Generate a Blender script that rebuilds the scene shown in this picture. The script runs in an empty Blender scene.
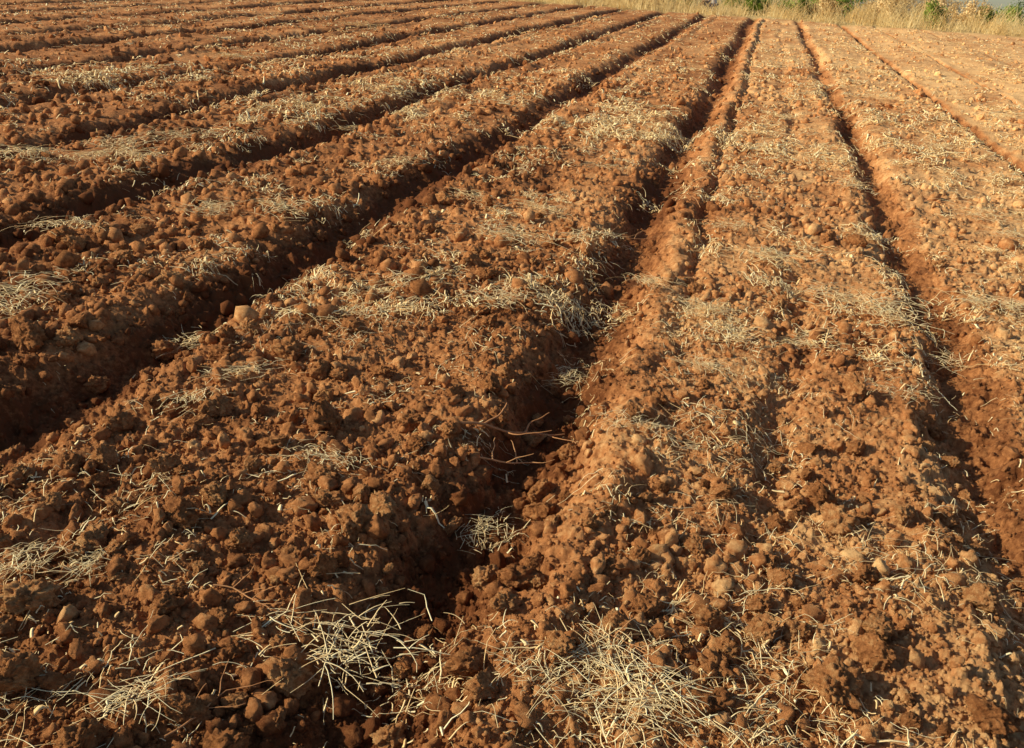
import bpy, math, random, time
import numpy as np
from mathutils import Matrix, Vector, Euler, noise as mnoise
T0=time.time()
random.seed(7); RNG=np.random.default_rng(11)
scene=bpy.context.scene
col=scene.collection
A=math.radians(2.0); CA,SA=math.cos(A),math.sin(A)
R=Matrix.Rotation(A,4,'X')
H=1.6
EDGE=38.5

# ------------------------------------------------------------ camera
ey=Vector((0.2976,0.451,-1.0)).normalized()
en=Vector((0.06,1.0,0.469)); en=(en-ey*en.dot(ey)).normalized()
ex=ey.cross(en)
M=Matrix((ex,ey,en)).to_4x4()
cam_d=bpy.data.cameras.new("camera"); cam=bpy.data.objects.new("camera",cam_d); col.objects.link(cam)
cam_d.sensor_width=36; cam_d.lens=887/1024*36; cam_d.clip_start=0.05; cam_d.clip_end=9000
cam.matrix_world=R@Matrix.Translation((0,0,H))@M
scene.camera=cam

def px(x,y):
    c=Vector(((x-512)/887,(374-y)/887,-1))
    t=H/(-c.dot(en))
    return (round(c.dot(ex)*t,2),round(c.dot(ey)*t,2))

# ------------------------------------------------------------ noise
def h2(ix,iy,seed):
    n=(ix.astype(np.int64)*374761393+iy.astype(np.int64)*668265263+seed*974634777)&0xFFFFFFFF
    n=((n^(n>>13))*1274126177)&0xFFFFFFFF
    n=((n^(n>>16))*2246822519)&0xFFFFFFFF
    n=n^(n>>13)
    return (n&0xFFFFFF).astype(np.float32)/16777216.0
def vn(x,y,seed):
    fx=np.floor(x);fy=np.floor(y);tx=(x-fx);ty=(y-fy)
    tx=tx*tx*(3-2*tx);ty=ty*ty*(3-2*ty)
    ix=fx.astype(np.int64);iy=fy.astype(np.int64)
    a=h2(ix,iy,seed);b=h2(ix+1,iy,seed);c=h2(ix,iy+1,seed);d=h2(ix+1,iy+1,seed)
    return ((a*(1-tx)+b*tx)*(1-ty)+(c*(1-tx)+d*tx)*ty)*2-1
def lumps(x,y,cell,rmin,rmax,prob,seed):
    gx=x/cell;gy=y/cell
    ix=np.floor(gx).astype(np.int64);iy=np.floor(gy).astype(np.int64)
    out=np.zeros_like(x)
    for a in (-1,0,1):
        for b in (-1,0,1):
            jx=ix+a;jy=iy+b
            cx=(jx+h2(jx,jy,seed))*cell;cy=(jy+h2(jx,jy,seed+1))*cell
            q=h2(jx,jy,seed+2)
            r=np.where(h2(jx,jy,seed+3)<prob,rmin+(rmax-rmin)*q*q,1e-6)
            dd=r*r-(x-cx)**2-(y-cy)**2
            out=np.maximum(out,np.sqrt(np.maximum(dd,0)))
    return out
def sstep(a,b,x):
    t=np.clip((x-a)/(b-a),0,1);return t*t*(3-2*t)

#       x0    depth  halfwidth  right berm  left berm
FUR=[(-0.60,0.150,0.165,0.042,.015),(1.12,0.115,0.118,0.012,.012),(2.66,0.160,0.090,0,0),(3.95,0.130,0.080,0,0),(-2.40,0.142,0.180,0.02,.015),(-4.02,0.150,0.180,0.02,.015)]
x=-4.02; k=0
while x>-60:
    k+=1; x-=1.63+0.06*math.sin(k*2.3); FUR.append((x,0.165+0.02*math.sin(k*1.7),0.185,0.02,.02))
x=3.95
while x<40:
    k+=1; x+=1.5+0.15*math.sin(k*2.3); FUR.append((x,0.03,0.04,0,0))

def mainwob(s): return 0.04*np.sin(s*0.55)+0.03*vn(s*0.9,s*0,60)-0.15*(1-sstep(1.2,3.0,s))
def furrows(X,S):
    h=np.zeros_like(X)
    wx=0.040*vn(X*3.1,S*3.1,51)+0.036*vn(X*8,S*8,52)+0.030*vn(X*19,S*19,53)+0.018*vn(X*45,S*45,54)
    for i,(x0,dep,w,bm,lb) in enumerate(FUR):
        idx=np.nonzero(np.abs(X-x0)<0.95)[0]
        if len(idx)==0: continue
        s=S[idx]
        wob=0.04*np.sin(s*0.55+i*1.9)+0.03*vn(s*0.9,s*0+i*7.3,60+i)
        if i in(2,3): wob=wob*0.4
        if i==0: wob=mainwob(s)
        if i==1: wob=wob-0.14*(1-sstep(2.2,5.0,s))
        slit=w<0.1
        dx=X[idx]-x0-wob+wx[idx]*(0.3 if slit else 1.0)
        var=0.88+0.24*vn(s*0.9,s*0+i,90+i)
        ww=w;ee=2.8 if slit else 2.1;bv=var
        if i==0:
            nr_=1-sstep(1.2,3.0,s)
            var=var*(1-0.28*nr_); ww=w*(1+0.20*nr_)
        if i==1: var=var*(0.65+0.35*sstep(2.0,4.0,s))
        a=np.abs(dx)/ww
        c=-dep*var*np.exp(-a**ee)
        if slit: c-=0.06*np.where(dx>0,np.exp(-(dx/0.6)**2),0)*(1 if dep>.05 else .3)
        if lb>0: c+=lb*np.exp(-((dx+w*1.9)/(w*0.9))**2)*var
        if bm>0: c+=bm*np.exp(-((dx-w*1.7)/0.10)**2)*bv
        if i==0:
            c-=0.055*np.exp(-np.abs((dx-0.40)/0.05)**2.4)*sstep(2.8,6.0,s)
        if i==1:
            c-=0.045*np.exp(-np.abs((dx+0.69)/0.07)**2.2)*sstep(2.2,3.0,s)*(0.5+0.7*vn(s*1.3,s*0,5))
        if i in (4,5,6,7,8,10,12):
            c-=0.045*np.exp(-np.abs((dx-0.52)/0.07)**2.2)*(0.4+0.8*vn(s*0.6,s*0,5+i))
        h[idx]+=c
    h+=0.014*vn(X*3.3,S*0.35,71)
    return h
def ridge_mask(X,S):
    # the finer-soil ridge beside the main furrow
    return np.exp(-((X+0.60-0.28-mainwob(S))/0.09)**2)*sstep(1.0,1.6,S)

def height(X,S,res):
    X=X.astype(np.float64);S=S.astype(np.float64)
    f=1-sstep(EDGE-0.6,EDGE+0.8,S+0.5*vn(X*0.6,S*0.3,3))
    f*=1-sstep(90,200,np.hypot(X,S))
    h=furrows(X,S)*f*(1-sstep(0.12,0.5,res))
    h+=0.02*vn(X*0.7,S*0.7,1)
    near=1-sstep(3.5,7,np.hypot(X,S))
    for lam,amp,sd in ((0.5,.016,11),(0.25,.015,12),(0.12,.011,13),(0.06,.0075,14),(0.03,.0055,15),(0.014,.004,16)):
        m=1-sstep(lam*0.35,lam*0.9,res)
        if m.max()>0: h+=amp*vn(X/lam+sd,S/lam-sd,sd)*m*(0.3+0.7*f)
    wa=vn(X*40,S*40,31);wb=vn(X*40,S*40,32);wc=vn(X*110,S*110,33);wd=vn(X*110,S*110,34)
    dxw=X+0.010*wa+0.004*wc;dyw=S+0.010*wb+0.004*wd
    rg=(0.92+0.24*wc)*(1-0.6*ridge_mask(X,S))
    for cell,rmin,rmax,p,sd in ((0.15,.018,.05,.35,101),(0.08,.012,.032,.5,111),(0.042,.007,.018,.7,121),(0.022,.004,.010,.8,131)):
        m=(1-sstep(cell*0.3,cell*0.8,res))*f
        if cell>0.07: m=m*(1-0.6*near)
        idx=np.nonzero(m>0)[0]
        if len(idx): h[idx]+=rg[idx]*lumps(dxw[idx],dyw[idx],cell,rmin,rmax,p,sd)*m[idx]
    h-=math.tan(A)*np.maximum(S-EDGE-2,0)
    h+=(1-f)*0.04*vn(X*1.5,S*1.5,77)
    return h,f
def res_at(X,S): return np.hypot(X,S)*0.003
def ground(X,S): return height(X,S,res_at(X,S))[0]
def furdist(X,S):
    d=np.abs(X-FUR[0][0]-mainwob(S))/FUR[0][2]
    for q in FUR[1:]: d=np.minimum(d,np.abs(X-q[0])/q[2])
    return d   # in half widths
def soil_tone_shade(X,S):
    # random soil tone with sun and shade painted in: furrows dark, right side pale
    d=0.51+0.22*np.tanh((X+0.3)/1.8)+0.16*sstep(3,22,S)+0.18*vn(X*1.7,S*0.7,301)+0.12*vn(X*6,S*5,302)  # left-to-right brightening is painted sunlight; also paler with distance, plus random tone
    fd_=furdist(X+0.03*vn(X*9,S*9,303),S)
    return d-0.44*np.exp(-(fd_/1.1)**4)-0.35*np.exp(-(np.abs(X-2.68)/0.13)**4)-0.3*np.exp(-(np.abs(X-3.97)/0.11)**4)  # furrow shade painted into the tint, stronger along the two thin right furrows
def tow(P):
    Q=P.copy();Q[:,1]=P[:,1]*CA-P[:,2]*SA;Q[:,2]=P[:,1]*SA+P[:,2]*CA
    return Q

def mk(name,V,F,mats,smooth=True,attrs=None,link=True):
    me=bpy.data.meshes.new(name)
    V=np.asarray(V,dtype=np.float32);F=np.asarray(F,dtype=np.int32)
    n,kk=F.shape
    me.vertices.add(len(V));me.vertices.foreach_set("co",V.ravel())
    me.loops.add(n*kk);me.loops.foreach_set("vertex_index",F.ravel())
    me.polygons.add(n);me.polygons.foreach_set("loop_start",np.arange(0,n*kk,kk,dtype=np.int32))
    me.polygons.foreach_set("loop_total",np.full(n,kk,dtype=np.int32))
    if smooth is True: smooth=np.ones(n,dtype=bool)
    elif smooth is False: smooth=np.zeros(n,dtype=bool)
    me.polygons.foreach_set("use_smooth",smooth)
    for m in mats: me.materials.append(m)
    for an,av in (attrs or {}).items():
        at=me.attributes.new(an,'FLOAT','POINT');at.data.foreach_set("value",np.asarray(av,dtype=np.float32))
    me.update(calc_edges=True)
    if not link: return me
    ob=bpy.data.objects.new(name,me);col.objects.link(ob)
    return ob

# ------------------------------------------------------------ materials
def newmat(name):
    m=bpy.data.materials.new(name);m.use_nodes=True
    nt=m.node_tree;b=nt.nodes["Principled BSDF"]
    b.inputs["Roughness"].default_value=0.95
    b.inputs["Specular IOR Level"].default_value=0.12
    return m,nt,b
def N(nt,t,**kw):
    n=nt.nodes.new(t)
    for k_,v in kw.items():
        if k_ in n.inputs: n.inputs[k_].default_value=v
        else: setattr(n,k_,v)
    return n
def ramp(nt,stops):
    r=nt.nodes.new("ShaderNodeValToRGB");e=r.color_ramp.elements
    while len(e)<len(stops): e.new(0.5)
    for q,(p,c) in zip(e,stops): q.position=p;q.color=(*c,1)
    return r
DARK=(0.19,0.066,0.023);MID=(0.55,0.234,0.086);LIT=(0.93,0.575,0.26)
def soil(name,mode):
    m,nt,b=newmat(name);L=nt.links.new
    g=N(nt,"ShaderNodeNewGeometry")
    tc=N(nt,"ShaderNodeTexCoord")
    vec=tc.outputs["Object"] if mode=="obj" else g.outputs["Position"]
    n1=N(nt,"ShaderNodeTexNoise",Scale=(2.2 if mode!="obj" else 1.3),Detail=4.0,Roughness=0.6);L(vec,n1.inputs["Vector"])
    n2=N(nt,"ShaderNodeTexNoise",Scale=(38.0 if mode!="obj" else 3.2),Detail=6.0,Roughness=0.7);L(vec,n2.inputs["Vector"])
    a=N(nt,"ShaderNodeMath",operation='MULTIPLY');L(n1.outputs[0],a.inputs[0]);a.inputs[1].default_value=0.35
    c=N(nt,"ShaderNodeMath",operation='MULTIPLY_ADD');L(n2.outputs[0],c.inputs[0]);c.inputs[1].default_value=0.65;L(a.outputs[0],c.inputs[2])
    if mode=="obj":
        t=N(nt,"ShaderNodeObjectInfo");o=t.outputs["Random"]
        d=N(nt,"ShaderNodeMath",operation='MULTIPLY_ADD');L(o,d.inputs[0]);d.inputs[1].default_value=0.14;L(c.outputs[0],d.inputs[2])
        e=N(nt,"ShaderNodeMath",operation='SUBTRACT');L(d.outputs[0],e.inputs[0]);e.inputs[1].default_value=0.08
    else:
        t=N(nt,"ShaderNodeAttribute");t.attribute_name="tint"
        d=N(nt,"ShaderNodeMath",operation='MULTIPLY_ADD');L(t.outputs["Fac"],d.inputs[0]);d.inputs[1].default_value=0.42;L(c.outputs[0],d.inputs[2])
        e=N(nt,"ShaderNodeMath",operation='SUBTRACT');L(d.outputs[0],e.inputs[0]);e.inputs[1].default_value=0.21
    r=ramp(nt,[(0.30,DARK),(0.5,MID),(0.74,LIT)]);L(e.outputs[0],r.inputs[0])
    out=r.outputs[0]
    if mode=="ground":
        at=N(nt,"ShaderNodeAttribute");at.attribute_name="field"
        r2=ramp(nt,[(0.3,(0.45,0.31,0.12)),(0.7,(0.76,0.56,0.26))]);L(n1.outputs[0],r2.inputs[0])
        mx=N(nt,"ShaderNodeMixRGB");L(at.outputs["Fac"],mx.inputs[0]);L(r2.outputs[0],mx.inputs[1]);L(out,mx.inputs[2]);out=mx.outputs[0]
    L(out,b.inputs["Base Color"])
    n3=N(nt,"ShaderNodeTexNoise",Scale=(190.0 if mode!="obj" else 7.0),Detail=7.0,Roughness=0.8);L(vec,n3.inputs["Vector"])
    bp=N(nt,"ShaderNodeBump",Strength=1.0,Distance=(0.009 if mode!="obj" else 0.016));L(n3.outputs[0],bp.inputs["Height"]);L(bp.outputs[0],b.inputs["Normal"])
    return m
M_GROUND=soil("ploughed_soil","ground");M_CLOD=soil("clod_soil","stuff");M_CLODO=soil("clod_soil_single","obj")
def fibre(name,c0,c1,rough=0.7):
    m,nt,b=newmat(name);L=nt.links.new
    t=N(nt,"ShaderNodeAttribute");t.attribute_name="tint"
    r=ramp(nt,[(0.0,c0),(1.0,c1)]);L(t.outputs["Fac"],r.inputs[0])
    g=N(nt,"ShaderNodeNewGeometry");n=N(nt,"ShaderNodeTexNoise",Scale=60.0,Detail=3.0);L(g.outputs["Position"],n.inputs["Vector"])
    mx=N(nt,"ShaderNodeMixRGB",blend_type='MULTIPLY');mx.inputs[0].default_value=0.5;L(r.outputs[0],mx.inputs[1])
    r3=ramp(nt,[(0.3,(0.68,0.6,0.5)),(0.5,(1,1,1))]);L(n.outputs[0],r3.inputs[0]);L(r3.outputs[0],mx.inputs[2])
    L(mx.outputs[0],b.inputs["Base Color"]);b.inputs["Roughness"].default_value=rough
    return m
M_STRAW=fibre("dry_straw",(0.90,0.61,0.28),(1.0,0.89,0.56))
M_ROOT=fibre("dry_root",(0.46,0.21,0.09),(0.62,0.33,0.15))
M_GRASS=fibre("dry_grass",(0.74,0.50,0.20),(1.0,0.83,0.46))
M_LEAF=fibre("green_leaf",(0.08,0.14,0.02),(0.30,0.40,0.07))
M_DLEAF=fibre("dry_leaf",(0.52,0.34,0.14),(0.95,0.72,0.38))
M_BARK=fibre("shrub_bark",(0.16,0.11,0.07),(0.32,0.23,0.14))

# ------------------------------------------------------------ ground sheet
def build_ground():
    rr=[0.0,0.1,0.2];r=0.3
    while r<1.2: rr.append(r);r+=0.05
    while r<50: rr.append(r);r+=r*(0.0022+0.003*min(1,(r-1.2)/10))
    while r<6000: rr.append(r);r*=1.09
    rr=np.array(rr)
    D=math.radians
    th=np.concatenate([np.linspace(D(-54),D(28),1250,endpoint=False),np.linspace(D(28),D(52),110,endpoint=False),
        np.linspace(D(52),D(280),60,endpoint=False),np.linspace(D(280),D(306),110,endpoint=False)])
    dth=np.diff(np.append(th,th[0]+2*math.pi))
    nr,nt_=len(rr),len(th)
    RR,TH=np.meshgrid(rr,th,indexing='ij')
    X=(RR*np.sin(TH)).ravel();S=(RR*np.cos(TH)).ravel()
    dr=np.gradient(rr)
    res=np.maximum(0.6*dr[:,None]+0*TH,RR*dth[None,:]).ravel()
    h,f=height(X,S,res)
    h[:nt_]=0
    P=tow(np.stack([X,S,h],1))
    i=np.arange(nr-1)[:,None]*nt_;j=np.arange(nt_)[None,:];j2=(j+1)%nt_
    F=np.stack([i+j,i+nt_+j,i+nt_+j2,i+j2],-1).reshape(-1,4)[:, ::-1]
    ob=mk("ground",P,F,[M_GROUND],True,{"field":f,"tint":soil_tone_shade(X,S)})
    ob["kind"]="structure";ob["label"]="reddish brown ploughed field soil with long parallel furrows";ob["category"]="ground"
build_ground()

# ------------------------------------------------------------ clods
def ico(sub):
    import bmesh
    bm=bmesh.new();bmesh.ops.create_icosphere(bm,subdivisions=sub,radius=1)
    V=np.array([v.co[:] for v in bm.verts]);F=np.array([[v.index for v in f.verts] for f in bm.faces]);bm.free();return V,F
def clodshape(V,seed,fine):
    rs=random.Random(seed);P=V.copy()
    off=Vector((rs.uniform(-50,50),rs.uniform(-50,50),rs.uniform(-50,50)))
    for i in range(len(P)):
        p=Vector(P[i]);q=1+0.43*mnoise.noise(p*1.1+off)+0.34*mnoise.noise(p*2.4+off)
        P[i]=p*q
    for c in range(rs.randint(4,8)):
        n=np.array([rs.gauss(0,1) for _ in range(3)]);n/=np.linalg.norm(n);lim=rs.uniform(0.52,0.86)
        d=P@n-lim;P-=np.outer(np.maximum(d,0)*0.85,n)
    if fine:
        for i in range(len(P)):
            p=Vector(V[i]);q=1+0.14*mnoise.noise(p*3.6+off)+0.15*mnoise.noise(p*7.5+off)+0.14*mnoise.noise(p*15+off)
            P[i]=P[i]*q
    P*=np.array([rs.uniform(0.9,1.3),rs.uniform(0.82,1.15),rs.uniform(0.68,0.95)])
    return P*1.13
def randrot(n):
    q=RNG.normal(size=(n,4));q/=np.linalg.norm(q,axis=1)[:,None];w,x,y,z=q.T
    return np.stack([1-2*(y*y+z*z),2*(x*y-w*z),2*(x*z+w*y),2*(x*y+w*z),1-2*(x*x+z*z),2*(y*z-w*x),2*(x*z-w*y),2*(y*z+w*x),1-2*(x*x+y*y)],1).reshape(n,3,3)
D=math.radians
def scatter(n,r0,r1,mode):
    th=RNG.uniform(D(-58),D(32),n)
    u=RNG.uniform(0,1,n)
    if mode=="log": r=r0*(r1/r0)**u
    else: r=np.sqrt(r0*r0+(r1*r1-r0*r0)*u)
    return r*np.sin(th),r*np.cos(th),r
def inslit(X): return (np.abs(X-2.68)<0.17)|(np.abs(X-3.97)<0.15)
stV=[];stF=[];stT=[];stS=[];base=0
def addstuff(X,S,rad,sub,nvar,fine,smooth):
    global base
    V0,F0=ico(sub)
    keep=S<EDGE-0.3
    keep&=~((furdist(X,S)<0.9)&(RNG.uniform(0,1,len(X))<np.where(S<3,0.5,0.65))&(rad>0.006))
    keep&=~((ridge_mask(X,S)>0.5)&(RNG.uniform(0,1,len(X))<0.65)&(rad>0.006))
    keep&=~inslit(X)
    X=X[keep];S=S[keep];rad=rad[keep];n=len(X)
    Z=ground(X,S)+rad*0.28
    tone_=soil_tone_shade(X,S)
    var=RNG.integers(0,nvar,n)
    for v in range(nvar):
        idx=np.nonzero(var==v)[0]
        if len(idx)==0: continue
        P=clodshape(V0,900+v+sub*50,fine)
        Rm=randrot(len(idx))*rad[idx][:,None,None]
        W=np.einsum('nij,vj->nvi',Rm,P)+np.stack([X[idx],S[idx],Z[idx]],1)[:,None,:]
        nv=len(P)
        stV.append(W.reshape(-1,3));Fv=(F0[None]+(np.arange(len(idx))*nv)[:,None,None]+base).reshape(-1,3)
        stF.append(Fv);stS.append(np.full(len(Fv),smooth))
        stT.append(np.repeat(tone_[idx]+RNG.normal(0.0,0.11,len(idx)),nv));base+=len(idx)*nv
def coarse(X,S): return np.clip(1.06-0.15*X+0.50*vn(X*1.5,S*1.5,401),0.5,1.8)
X,S,r=scatter(4800,1.2,5.0,"log");rad=np.clip(RNG.lognormal(math.log(0.0095),0.68,len(X))*coarse(X,S),0.0035,0.028);addstuff(X,S,rad,3,16,True,True)
X,S,r=scatter(38000,1.2,5.0,"log");rad=np.clip(RNG.lognormal(math.log(0.0038),0.42,len(X)),0.0018,0.010);addstuff(X,S,rad,1,8,False,True)
X,S,r=scatter(13000,4,14,"log");rad=np.clip(RNG.lognormal(math.log(0.0105),0.62,len(X))*(0.75+r*0.045)*coarse(X,S),0.005,0.055);addstuff(X,S,rad,1,8,False,True)
X,S,r=scatter(12000,12,38,"log");rad=np.clip(RNG.lognormal(math.log(0.019),0.50,len(X)),0.010,0.06);addstuff(X,S,rad,1,8,False,False)
ob=mk("soil_clods",tow(np.concatenate(stV)),np.concatenate(stF),[M_CLOD],np.concatenate(stS),{"tint":np.concatenate(stT)})
ob["kind"]="stuff";ob["label"]="countless small crumbled brown soil clods over the field";ob["category"]="soil clods"

V3,F3=ico(5);cl_me=[]
for v in range(16):
    cl_me.append(mk("soil_clod",clodshape(V3,100+v,True),F3,[M_CLODO],True,None,link=False))
special=[(325,422,.066),(275,445,.040),(215,503,.044),(178,528,.040),(768,565,.040),(830,690,.050),(872,662,.054),(810,447,.038),
 (695,548,.036),(762,603,.034),(490,560,.036),(30,345,.062),(150,278,.05),(72,296,.045),(470,268,.052),(480,690,.038),(725,648,.034),(410,640,.034),
 (222,738,.048),(30,610,.045),(940,420,.038),(980,604,.034),(680,648,.034),(870,640,.034),(320,568,.040),(240,540,.038),(20,690,.045),(985,725,.044),(640,560,.034),(560,655,.034),
 (120,420,.042),(380,370,.038),(250,330,.04),(720,500,.034),(900,520,.034),(330,500,.034)]
spos=[(*px(a,b),c) for a,b,c in special]
placed=[]
cand=[(a,b,c,True) for a,b,c in spos]
X,S,r=scatter(6000,1.5,6.5,"log");cs=coarse(X,S)
for a,b,q,c_ in zip(X,S,r,cs):
    th=math.degrees(math.atan2(a,b))
    if th<-50 or th>24: continue
    if random.random()<0.70 and c_<1.0: continue
    cand.append((a,b,float(np.clip(RNG.lognormal(math.log(0.024),0.34)*c_,0.016,0.050)),False))
fd=furdist(np.array([c[0] for c in cand]),np.array([c[1] for c in cand]))
for (a,b,rad,sp),d in zip(cand,fd):
    if len(placed)>=300: break
    if not sp and d<1.0 and random.random()<0.7: continue
    if any((a-q[0])**2+(b-q[1])**2<(rad+q[2])**2 for q in placed): continue
    placed.append((a,b,rad))
PA=np.array(placed);Z=ground(PA[:,0],PA[:,1])
for i,(a,b,rad) in enumerate(placed):
    ob=bpy.data.objects.new("soil_clod",cl_me[i%16]);col.objects.link(ob)
    p=R@Vector((a,b,Z[i]+rad*0.42));ob.location=p;ob.scale=(rad,)*3
    ob.rotation_euler=(random.uniform(-.5,.5),random.uniform(-.5,.5),random.uniform(0,6.3))
    ob["category"]="clod";ob["group"]="soil clods lying on the ploughed field"
    ob["label"]="large lumpy brown soil clod resting on ploughed earth" if rad>0.034 else "small rounded brown soil clod on ploughed earth"

# ------------------------------------------------------------ strands
def tubes(C,wid,sides=3):
    n,k_,_=C.shape
    T=np.gradient(C,axis=1);T/=np.linalg.norm(T,axis=2)[:,:,None]+1e-9
    up=np.zeros_like(T);up[...,2]=1
    sd=np.cross(T,up);ln=np.linalg.norm(sd,axis=2)[:,:,None];sd=np.where(ln>0.05,sd/(ln+1e-9),np.array([1.0,0,0]))
    u2=np.cross(sd,T)
    tp=np.linspace(1,0.45,k_)[None,:,None]
    rings=[]
    for s in range(sides):
        a=2*math.pi*s/sides+0.5
        rings.append(C+(math.cos(a)*sd+math.sin(a)*u2*0.6)*wid[:,None,None]*tp)
    V=np.stack(rings,2)
    idx=np.arange(n*k_*sides).reshape(n,k_,sides);nx=np.roll(idx,-1,axis=2)
    F=np.stack([idx[:,:-1],nx[:,:-1],nx[:,1:],idx[:,1:]],-1).reshape(-1,4)
    return V.reshape(-1,3),F
def strand_paths(X,S,L,k_=6,arch=0.02,lift=0.006):
    n=len(X);ph=RNG.uniform(0,2*math.pi,n);kap=RNG.normal(0,0.4,n)*np.where(RNG.uniform(0,1,n)<.15,2.2,1)
    t=np.linspace(0,1,k_)
    ang=ph[:,None]+kap[:,None]*t[None]+RNG.normal(0,0.10,(n,k_))
    dx=np.cumsum(np.cos(ang),1)/k_*L[:,None];dy=np.cumsum(np.sin(ang),1)/k_*L[:,None]
    PX=X[:,None]+dx;PY=S[:,None]+dy
    G=ground(PX.ravel(),PY.ravel()).reshape(n,k_)
    lin=G[:,:1]*(1-t)+G[:,-1:]*t
    Z=0.6*np.maximum(lin,G)+0.4*G+lift+RNG.exponential(arch,n)[:,None]*4*(t*(1-t))[None]*0.6+RNG.exponential(arch,n)[:,None]*t[None]*0.7
    Z=np.maximum(Z,G+lift*0.6)
    return np.stack([PX,PY,Z],-1)
def dens(X,S):
    d=0.8*vn(X*1.3,S*0.8,201)+1.0*vn(X*4.0,S*3.0,202)+0.8*vn(X*10,S*9,203)
    return d+np.where(furdist(X,S)<1.1,-0.35,0.1)-0.8*ridge_mask(X,S)-3.0*inslit(X)
def strawbatch(n,r0,r1,mode,L0,L1,w,thr,arch,grow,lift):
    X,S,r=scatter(n*5,r0,r1,mode)
    d=dens(X,S);pk=1/(1+np.exp(-(d-thr)*6))
    keep=(RNG.uniform(0,1,len(X))<pk)&(S<EDGE-0.2)
    X=X[keep][:n];S=S[keep][:n];r=r[keep][:n]
    L=RNG.uniform(L0,L1,len(X))*RNG.uniform(0.35,1.2,len(X))
    return strand_paths(X,S,L,6,arch,lift),(w*RNG.lognormal(0,0.45,len(X))*(1+np.maximum(r-3,0)*grow))
Cs=[];Ws=[]
for args in ((3200,1.2,5,"log",.03,.16,.0014,.8,.008,0,.013),(3800,1.2,5,"area",.012,.05,.0017,.45,.003,0,.012),(900,1.2,6,"log",.02,.05,.0036,.35,.004,0,.013),
             (15000,4,12,"log",.04,.14,.0022,.8,.008,.13,.020),(13500,4,13,"log",.02,.07,.0028,.6,.004,.13,.018),(33000,9,38,"log",.05,.18,.0038,.75,.010,.09,.036)):
    c,w=strawbatch(*args);Cs.append(c);Ws.append(w)
C=np.concatenate(Cs);W=np.concatenate(Ws)
V,F=tubes(C,W)
tint=np.repeat(RNG.uniform(0,1,len(C)),18)
ob=mk("straw_litter",tow(V),F,[M_STRAW],True,{"tint":tint})
ob["kind"]="stuff";ob["label"]="scattered pale dry straw and stalk litter on soil";ob["category"]="straw"

# straw clumps
tufts=[(310,640,1.25),(640,690,1.15),(345,630,1.0),(600,660,.7),(545,680,.6),(130,715,.8),(280,215,1.3),(210,215,1.1),(130,160,1.4),(95,160,1.3),(500,240,1.2),(580,245,1.3),(400,165,1.1),
(870,310,1.4),(770,265,1.1),(820,295,1.1),(565,355,.7),(330,460,.7),(245,375,.8),(185,405,.8),(975,220,1.1),(1000,310,1.1),(945,350,1.0),(650,290,.8),(625,440,.6),(705,370,.8),
(485,500,.6),(500,310,1.0),(400,290,1.0),(90,570,.5),(30,570,.6),(350,120,1.3),(300,110,1.1),(20,300,1.2),(850,190,1.1),(940,150,1.2),(880,100,1.2),(780,120,1.1),(660,140,1.0),
(600,170,1.1),(170,140,1.3),(20,160,1.4),(60,240,1.1),(230,60,1.5),(900,400,.7),(190,320,.9),(360,30,1.5),(1000,120,1.2),(655,715,.8),(890,320,1.1),(120,150,1.3),(540,215,1.1),(470,200,1.0),(700,310,.8),(800,340,.8),(1010,240,1.0),(730,230,.9)]
tp=[(*px(a,b),c) for a,b,c in tufts]
tme=[]
NT=20
for v in range(NT):
    n_=random.randint(65,120)
    cc=[];wd=[]
    ax=random.uniform(0,3.14);sx=random.uniform(.055,.11);sy=random.uniform(.03,.06)
    for i in range(n_):
        p=Vector((random.gauss(0,sx),random.gauss(0,sy),random.uniform(0.010,0.035)))
        h=(ax+random.choice((0,math.pi))+random.gauss(0,0.6)) if random.random()<0.5 else random.uniform(0,6.283)
        L=random.choice((random.uniform(0.02,0.06),random.uniform(0.03,0.10),random.uniform(0.05,0.17)));kp=random.gauss(0,0.35)*(2.5 if random.random()<.1 else 1);e0=random.uniform(0.0,0.35)
        bend=random.randint(2,5) if random.random()<.35 else -1
        pts=[];kk=0
        for j in range(7):
            t=j/6;pts.append(p[:])
            if j==bend: kk=random.uniform(-1,1)
            hh=h+kp*t+kk+random.gauss(0,.05);e=e0-t*2.0*(e0+0.05)
            p=p+Vector((math.cos(hh)*math.cos(e),math.sin(hh)*math.cos(e),math.sin(e)))*L/6
            p.z=max(p.z,0.0)
        cc.append(pts);wd.append(random.uniform(0.0010,0.0021) if L>.05 or random.random()<.6 else random.uniform(.002,.004))
    cc=np.array(cc);Vt,Ft=tubes(cc,np.array(wd))
    tme.append(mk("straw_clump",Vt,Ft,[M_STRAW],True,{"tint":np.repeat(RNG.uniform(0.1,1,n_),21)},link=False))
TA=np.array(tp);Z=ground(TA[:,0],TA[:,1])
for i,(a,b,sc) in enumerate(tp):
    ob=bpy.data.objects.new("straw_clump",tme[i%NT]);col.objects.link(ob)
    r_=math.hypot(a,b);ob.location=R@Vector((a,b,Z[i]+0.022));s_=sc*(1+min(r_,20)*0.045);ob.scale=(s_,s_,s_*0.9);ob.rotation_euler=(A,0,random.uniform(0,6.28))
    ob["category"]="straw";ob["group"]="tangled straw clumps on the field";ob["label"]="tangled clump of pale dry straw lying on clods"

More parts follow.
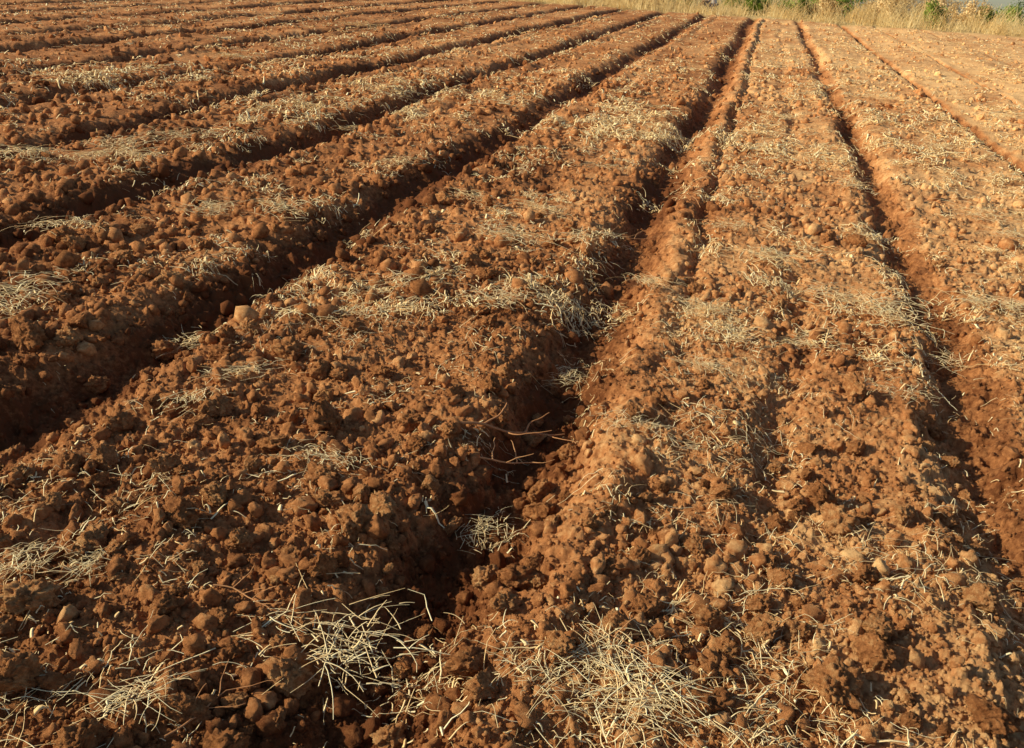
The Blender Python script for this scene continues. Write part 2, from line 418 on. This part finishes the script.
# dry roots
rrt=random.Random(21)
for i,(a,b,L,wr,hd) in enumerate([(450,430,.50,2.8,.35),(475,450,.28,1.8,1.1),(590,235,.5,1.4,.8),(860,120,.5,1,1.5),(700,205,.35,1,2),(215,590,.2,1,.5),(590,640,.22,1,.3),(165,740,.25,1,1.2)]):
    gx,gy=px(a,b);h=hd;pts=[];p=[gx,gy]
    for j in range(12):
        z=float(ground(np.array([p[0]]),np.array([p[1]]))[0]);pts.append([p[0],p[1],z]);h+=rrt.gauss(0,0.22)
        p=[p[0]+math.cos(h)*L/11,p[1]+math.sin(h)*L/11]
    z0=pts[0][2];z1=pts[-1][2]
    pts=[(q[0],q[1],0.8*max(q[2],z0*(1-j/11)+z1*j/11)+0.2*q[2]+.025) for j,q in enumerate(pts)]
    zs=np.convolve(np.pad([q[2] for q in pts],2,mode='edge'),[.1,.2,.4,.2,.1],'valid');pts=[(q[0],q[1],zz) for q,zz in zip(pts,zs)]
    paths=[pts]
    for q,sg in ((3,1),(5,-1),(7,1),(9,-1)):
        s=Vector(pts[q]);hh=hd+sg*rrt.uniform(.5,1.0);b_=[];up=rrt.uniform(0.001,.004)
        for j in range(12): b_.append(s[:]);s=s+Vector((math.cos(hh)*L/30,math.sin(hh)*L/30,up));hh+=rrt.gauss(0,.2)
        paths.append(b_)
    Vt,Ft=tubes(np.array(paths),np.array([.0032,.002,.0016,.0018,.0014])*wr,5)
    W_=tow(Vt);o=W_.mean(0)
    ob=mk("dry_root",W_-o,Ft,[M_ROOT],True,{"tint":np.full(len(Vt),rrt.random())});ob.location=o
    ob["category"]="root";ob["group"]="dry roots on the field";ob["label"]="branching reddish brown dry twig lying across the furrow" if i==0 else "thin crooked reddish dry root lying on the soil"

# ------------------------------------------------------------ verge vegetation
def zt(X,S):
    X=np.atleast_1d(np.array(X,float));S=np.atleast_1d(np.array(S,float));return height(X,S,np.full(len(X),0.1))[0]
def grass(n):
    cx=RNG.uniform(-30,34,900);cy=EDGE+0.4+RNG.exponential(5,900)
    ci=RNG.integers(0,900,n);X=cx[ci]+RNG.normal(0,.28,n);S=cy[ci]+RNG.normal(0,.25,n)
    m=RNG.uniform(0,1,n)<0.3;X[m]=RNG.uniform(-30,34,m.sum());S[m]=EDGE+0.1+RNG.exponential(6,m.sum())
    hh=(0.22+0.85*RNG.uniform(0,1,900)[ci]**2.2)*RNG.uniform(.5,1.2,n);hh[m]*=0.5
    hh*=1.0-0.3*sstep(9,10.5,X)
    Z=zt(X,S);a=RNG.uniform(0,6.28,n);k_=4;t=np.linspace(0,1,k_)
    ln=RNG.uniform(0.3,1.1,n)*hh
    C=np.stack([X[:,None]+np.cos(a)[:,None]*ln[:,None]*t**2,S[:,None]+np.sin(a)[:,None]*ln[:,None]*t**2,Z[:,None]+hh[:,None]*t],-1)
    V,F=tubes(C,RNG.uniform(.005,.012,n));return V,F,np.repeat(np.clip(RNG.uniform(0,1,900)[ci]*0.8+RNG.uniform(0,.25,n)-.05,0,1),k_*3)
V,F,t=grass(46000)
ob=mk("dry_grass",tow(V),F,[M_GRASS],True,{"tint":t});ob["kind"]="stuff";ob["label"]="tall dry yellow grass along the field edge";ob["category"]="dry grass"

def shrub(name,X,S,h,w,leafmat,nleaf,lsz,label,cat,seed,grp):
    rs=random.Random(seed);rg=np.random.default_rng(seed)
    z=float(zt(X,S)[0]);e=bpy.data.objects.new(name,None);col.objects.link(e);e.location=R@Vector((X,S,z-0.03));e.empty_display_size=0.2
    e["category"]=cat;e["label"]=label;e["group"]=grp
    paths=[];tips=[]
    for b_ in range(16):
        a=rs.uniform(0,6.28);el=rs.uniform(0.5,1.4);L=h*rs.uniform(.7,1.15);p=Vector((rs.gauss(0,.06),rs.gauss(0,.06),0));pts=[]
        for j in range(8):
            pts.append(p[:])
            if j>1: tips.append(p.copy())
            dr=Vector((math.cos(a)*math.cos(el)*w/h*1.1,math.sin(a)*math.cos(el)*w/h*1.1,math.sin(el)));p=p+dr*L/8;a+=rs.gauss(0,.25);el+=rs.gauss(0,.12)
        paths.append(pts)
        for s in range(3):
            p=Vector(pts[rs.randint(3,6)]);aa=rs.uniform(0,6.28);q=[]
            for j in range(8):
                q.append(p[:])
                if j>2: tips.append(p.copy())
                p=p+Vector((math.cos(aa)*.6,math.sin(aa)*.6,.6))*L*.04;aa+=rs.gauss(0,.3)
            paths.append(q)
    Vt,Ft=tubes(np.array(paths),rg.uniform(.006,.016,len(paths)),4)
    o=mk("branches",Vt,Ft,[M_BARK],True,{"tint":np.full(len(Vt),.5)});o.parent=e
    tips=np.array([t_[:] for t_ in tips]);c=tips[rg.integers(0,len(tips),nleaf)]+rg.normal(0,0.07*h,(nleaf,3));c[:,2]=np.maximum(c[:,2],.03)
    u=rg.normal(size=(nleaf,3));u/=np.linalg.norm(u,axis=1)[:,None];v=np.cross(u,rg.normal(size=(nleaf,3)));v/=np.linalg.norm(v,axis=1)[:,None]
    s=lsz*rg.uniform(.6,1.3,nleaf)[:,None]
    Vl=np.stack([c-u*s,c+v*s*.4,c+u*s,c-v*s*.4],1).reshape(-1,3);Fl=np.arange(nleaf*4).reshape(-1,4)
    tn=np.repeat(np.clip(0.5+0.5*np.sin(c[:,0]*5/h+c[:,2]*4/h)+rg.normal(0,.25,nleaf),0,1),4)
    o=mk("foliage",Vl,Fl,[leafmat],False,{"tint":tn});o.parent=e
sh=[(10.6,48,1.5,1.0,1),(6.1,40.5,1.1,.8,1),(3.0,43,1.2,1.5,1),(1.0,41.5,0.9,1.2,1),(-0.6,41.5,.8,.9,1),(-3.6,42,1.0,1.2,1),(-5.0,41,0.9,1.3,2),(-6.8,42,1.2,1.4,2),
 (4.6,42,1.0,1.1,2),(8.1,43,1.2,1.1,2),(8.6,43,0.9,.8,1),(-9,42,1.5,1.5,1),(-12,43,1.6,1.5,0),(16,46,1.2,1.4,1),(2.0,46,1.8,1.9,1),(-2.2,47,2.2,2,1),(5.3,48,2.0,1.9,2),(7.4,46,1.5,1.5,2),(2.2,41.5,.9,1.0,2)]
rsx=random.Random(5)
for q in range(13): sh.append((-9+q*1.4+rsx.uniform(-.4,.4),50+rsx.uniform(-2,3),rsx.uniform(2.1,2.8),rsx.uniform(1.9,2.5),2 if rsx.random()<.5 else 1))
for i,(x_,s_,h_,w_,ty) in enumerate(sh):
    if ty==1: shrub("green_shrub",x_,s_,h_,w_,M_LEAF,3500,.05,"leafy green shrub beside the dry field edge","shrub",40+i,"green shrubs along the field edge")
    elif ty==0: shrub("dry_shrub",x_,s_,h_,w_,M_DLEAF,1500,.045,"sparse brown dry shrub among yellow grass","shrub",40+i,"dry shrubs along the field edge")
    else: shrub("dry_shrub",x_,s_,h_,w_,M_DLEAF,3600,.05,"bushy straw coloured dry shrub at field edge","shrub",40+i,"dry shrubs along the field edge")

# ------------------------------------------------------------ person (squatting at the field edge)
def flat(name,c,r=.9):
    m,nt,b=newmat(name);n=N(nt,"ShaderNodeTexNoise",Scale=14.0,Detail=4.0)
    rp=ramp(nt,[(.3,tuple(q*.75 for q in c)),(.7,c)]);nt.links.new(n.outputs[0],rp.inputs[0]);nt.links.new(rp.outputs[0],b.inputs["Base Color"]);b.inputs["Roughness"].default_value=r;return m
def skin(name,V,E,Rd,mat,root,parent):
    me=bpy.data.meshes.new(name);me.from_pydata(V,E,[]);ob=bpy.data.objects.new(name,me);col.objects.link(ob)
    md=ob.modifiers.new("Skin",'SKIN');md.use_smooth_shade=True
    for i,r in enumerate(Rd): me.skin_vertices[0].data[i].radius=(r,r)
    me.skin_vertices[0].data[root].use_root=True
    sb=ob.modifiers.new("Sub",'SUBSURF');sb.levels=1;sb.render_levels=1
    me.materials.append(mat);ob.parent=parent;return ob
pe=bpy.data.objects.new("person",None);col.objects.link(pe);pz=float(zt(-2.35,40.2)[0]);pe.location=R@Vector((-2.35,40.2,pz))
pe.rotation_euler=(0,0,-1.9);pe["category"]="person";pe["label"]="squatting person in white shirt and dark trousers at field edge"
V=[(0,.16,.24),(0,.10,.42),(0,-.04,.62),(0,-.12,.73),(0,-.17,.82),(0,-.21,.93)];E=[(0,1),(1,2),(2,3),(3,4),(4,5)];Rd=[.135,.12,.125,.055,.085,.08]
def add(p,par,r): V.append(p);E.append((par,len(V)-1));Rd.append(r);return len(V)-1
add((0,-.275,.81),4,.016)
for sx in (-1,1):
    k1=add((sx*.10,.10,.26),0,.09);k2=add((sx*.15,-.28,.46),k1,.062);k3=add((sx*.14,-.04,.09),k2,.04);add((sx*.15,-.22,.04),k3,.035)
    a1=add((sx*.18,-.07,.64),2,.055);a2=add((sx*.22,-.26,.46),a1,.042);a3=add((sx*.13,-.46,.34),a2,.028);hnd=add((sx*.11,-.52,.29),a3,.034)
    for f in range(4): g=add((sx*.10+(f-1.5)*.021,-.565,.25),hnd,.009);add((sx*.10+(f-1.5)*.021,-.58,.215+abs(f-1.5)*.008),g,.008)
    g=add((sx*.06,-.53,.27),hnd,.009);add((sx*.04,-.55,.24),g,.008)
skin("body",V,E,Rd,flat("skin_tone",(.32,.18,.11)),0,pe)
skin("shirt",[(0,.17,.28),(0,.10,.44),(0,-.04,.63),(0,-.09,.69),(-.18,-.07,.64),(.18,-.07,.64),(-.22,-.24,.48),(.22,-.24,.48)],[(0,1),(1,2),(2,3),(2,4),(2,5),(4,6),(5,7)],[.155,.145,.15,.075,.075,.075,.058,.058],flat("white_cotton",(.70,.66,.60)),0,pe)
skin("trousers",[(0,.16,.22),(-.10,.10,.25),(.10,.10,.25),(-.15,-.28,.46),(.15,-.28,.46),(-.14,-.06,.13),(.14,-.06,.13)],[(0,1),(0,2),(1,3),(2,4),(3,5),(4,6)],[.15,.105,.105,.078,.078,.06,.06],flat("dark_cloth",(.07,.06,.07)),0,pe)
skin("hair",[(0,-.18,.90),(0,-.20,.965)],[(0,1)],[.095,.085],flat("black_hair",(.015,.012,.01)),0,pe)

# ------------------------------------------------------------ light
el=math.radians(26);b=math.radians(18)
Dv=Vector((-math.cos(el)*math.cos(b),-math.cos(el)*math.sin(b),math.sin(el)))
sun=bpy.data.lights.new("sun",'SUN');so=bpy.data.objects.new("sun",sun);col.objects.link(so)
sun.energy=5.0;sun.angle=math.radians(0.5);sun.color=(1.0,0.89,0.64);so.rotation_euler=Dv.to_track_quat('Z','Y').to_euler();so.location=(-20,-5,15)
w=bpy.data.worlds.new("World");scene.world=w;w.use_nodes=True;nt=w.node_tree
sk=nt.nodes.new("ShaderNodeTexSky");sk.sky_type='NISHITA';sk.sun_disc=False;sk.sun_elevation=el;sk.sun_rotation=math.atan2(Dv.x,Dv.y)
nt.links.new(sk.outputs[0],nt.nodes["Background"].inputs[0]);nt.nodes["Background"].inputs[1].default_value=0.092
scene.view_settings.view_transform='Standard';scene.view_settings.look='None';scene.view_settings.exposure=0
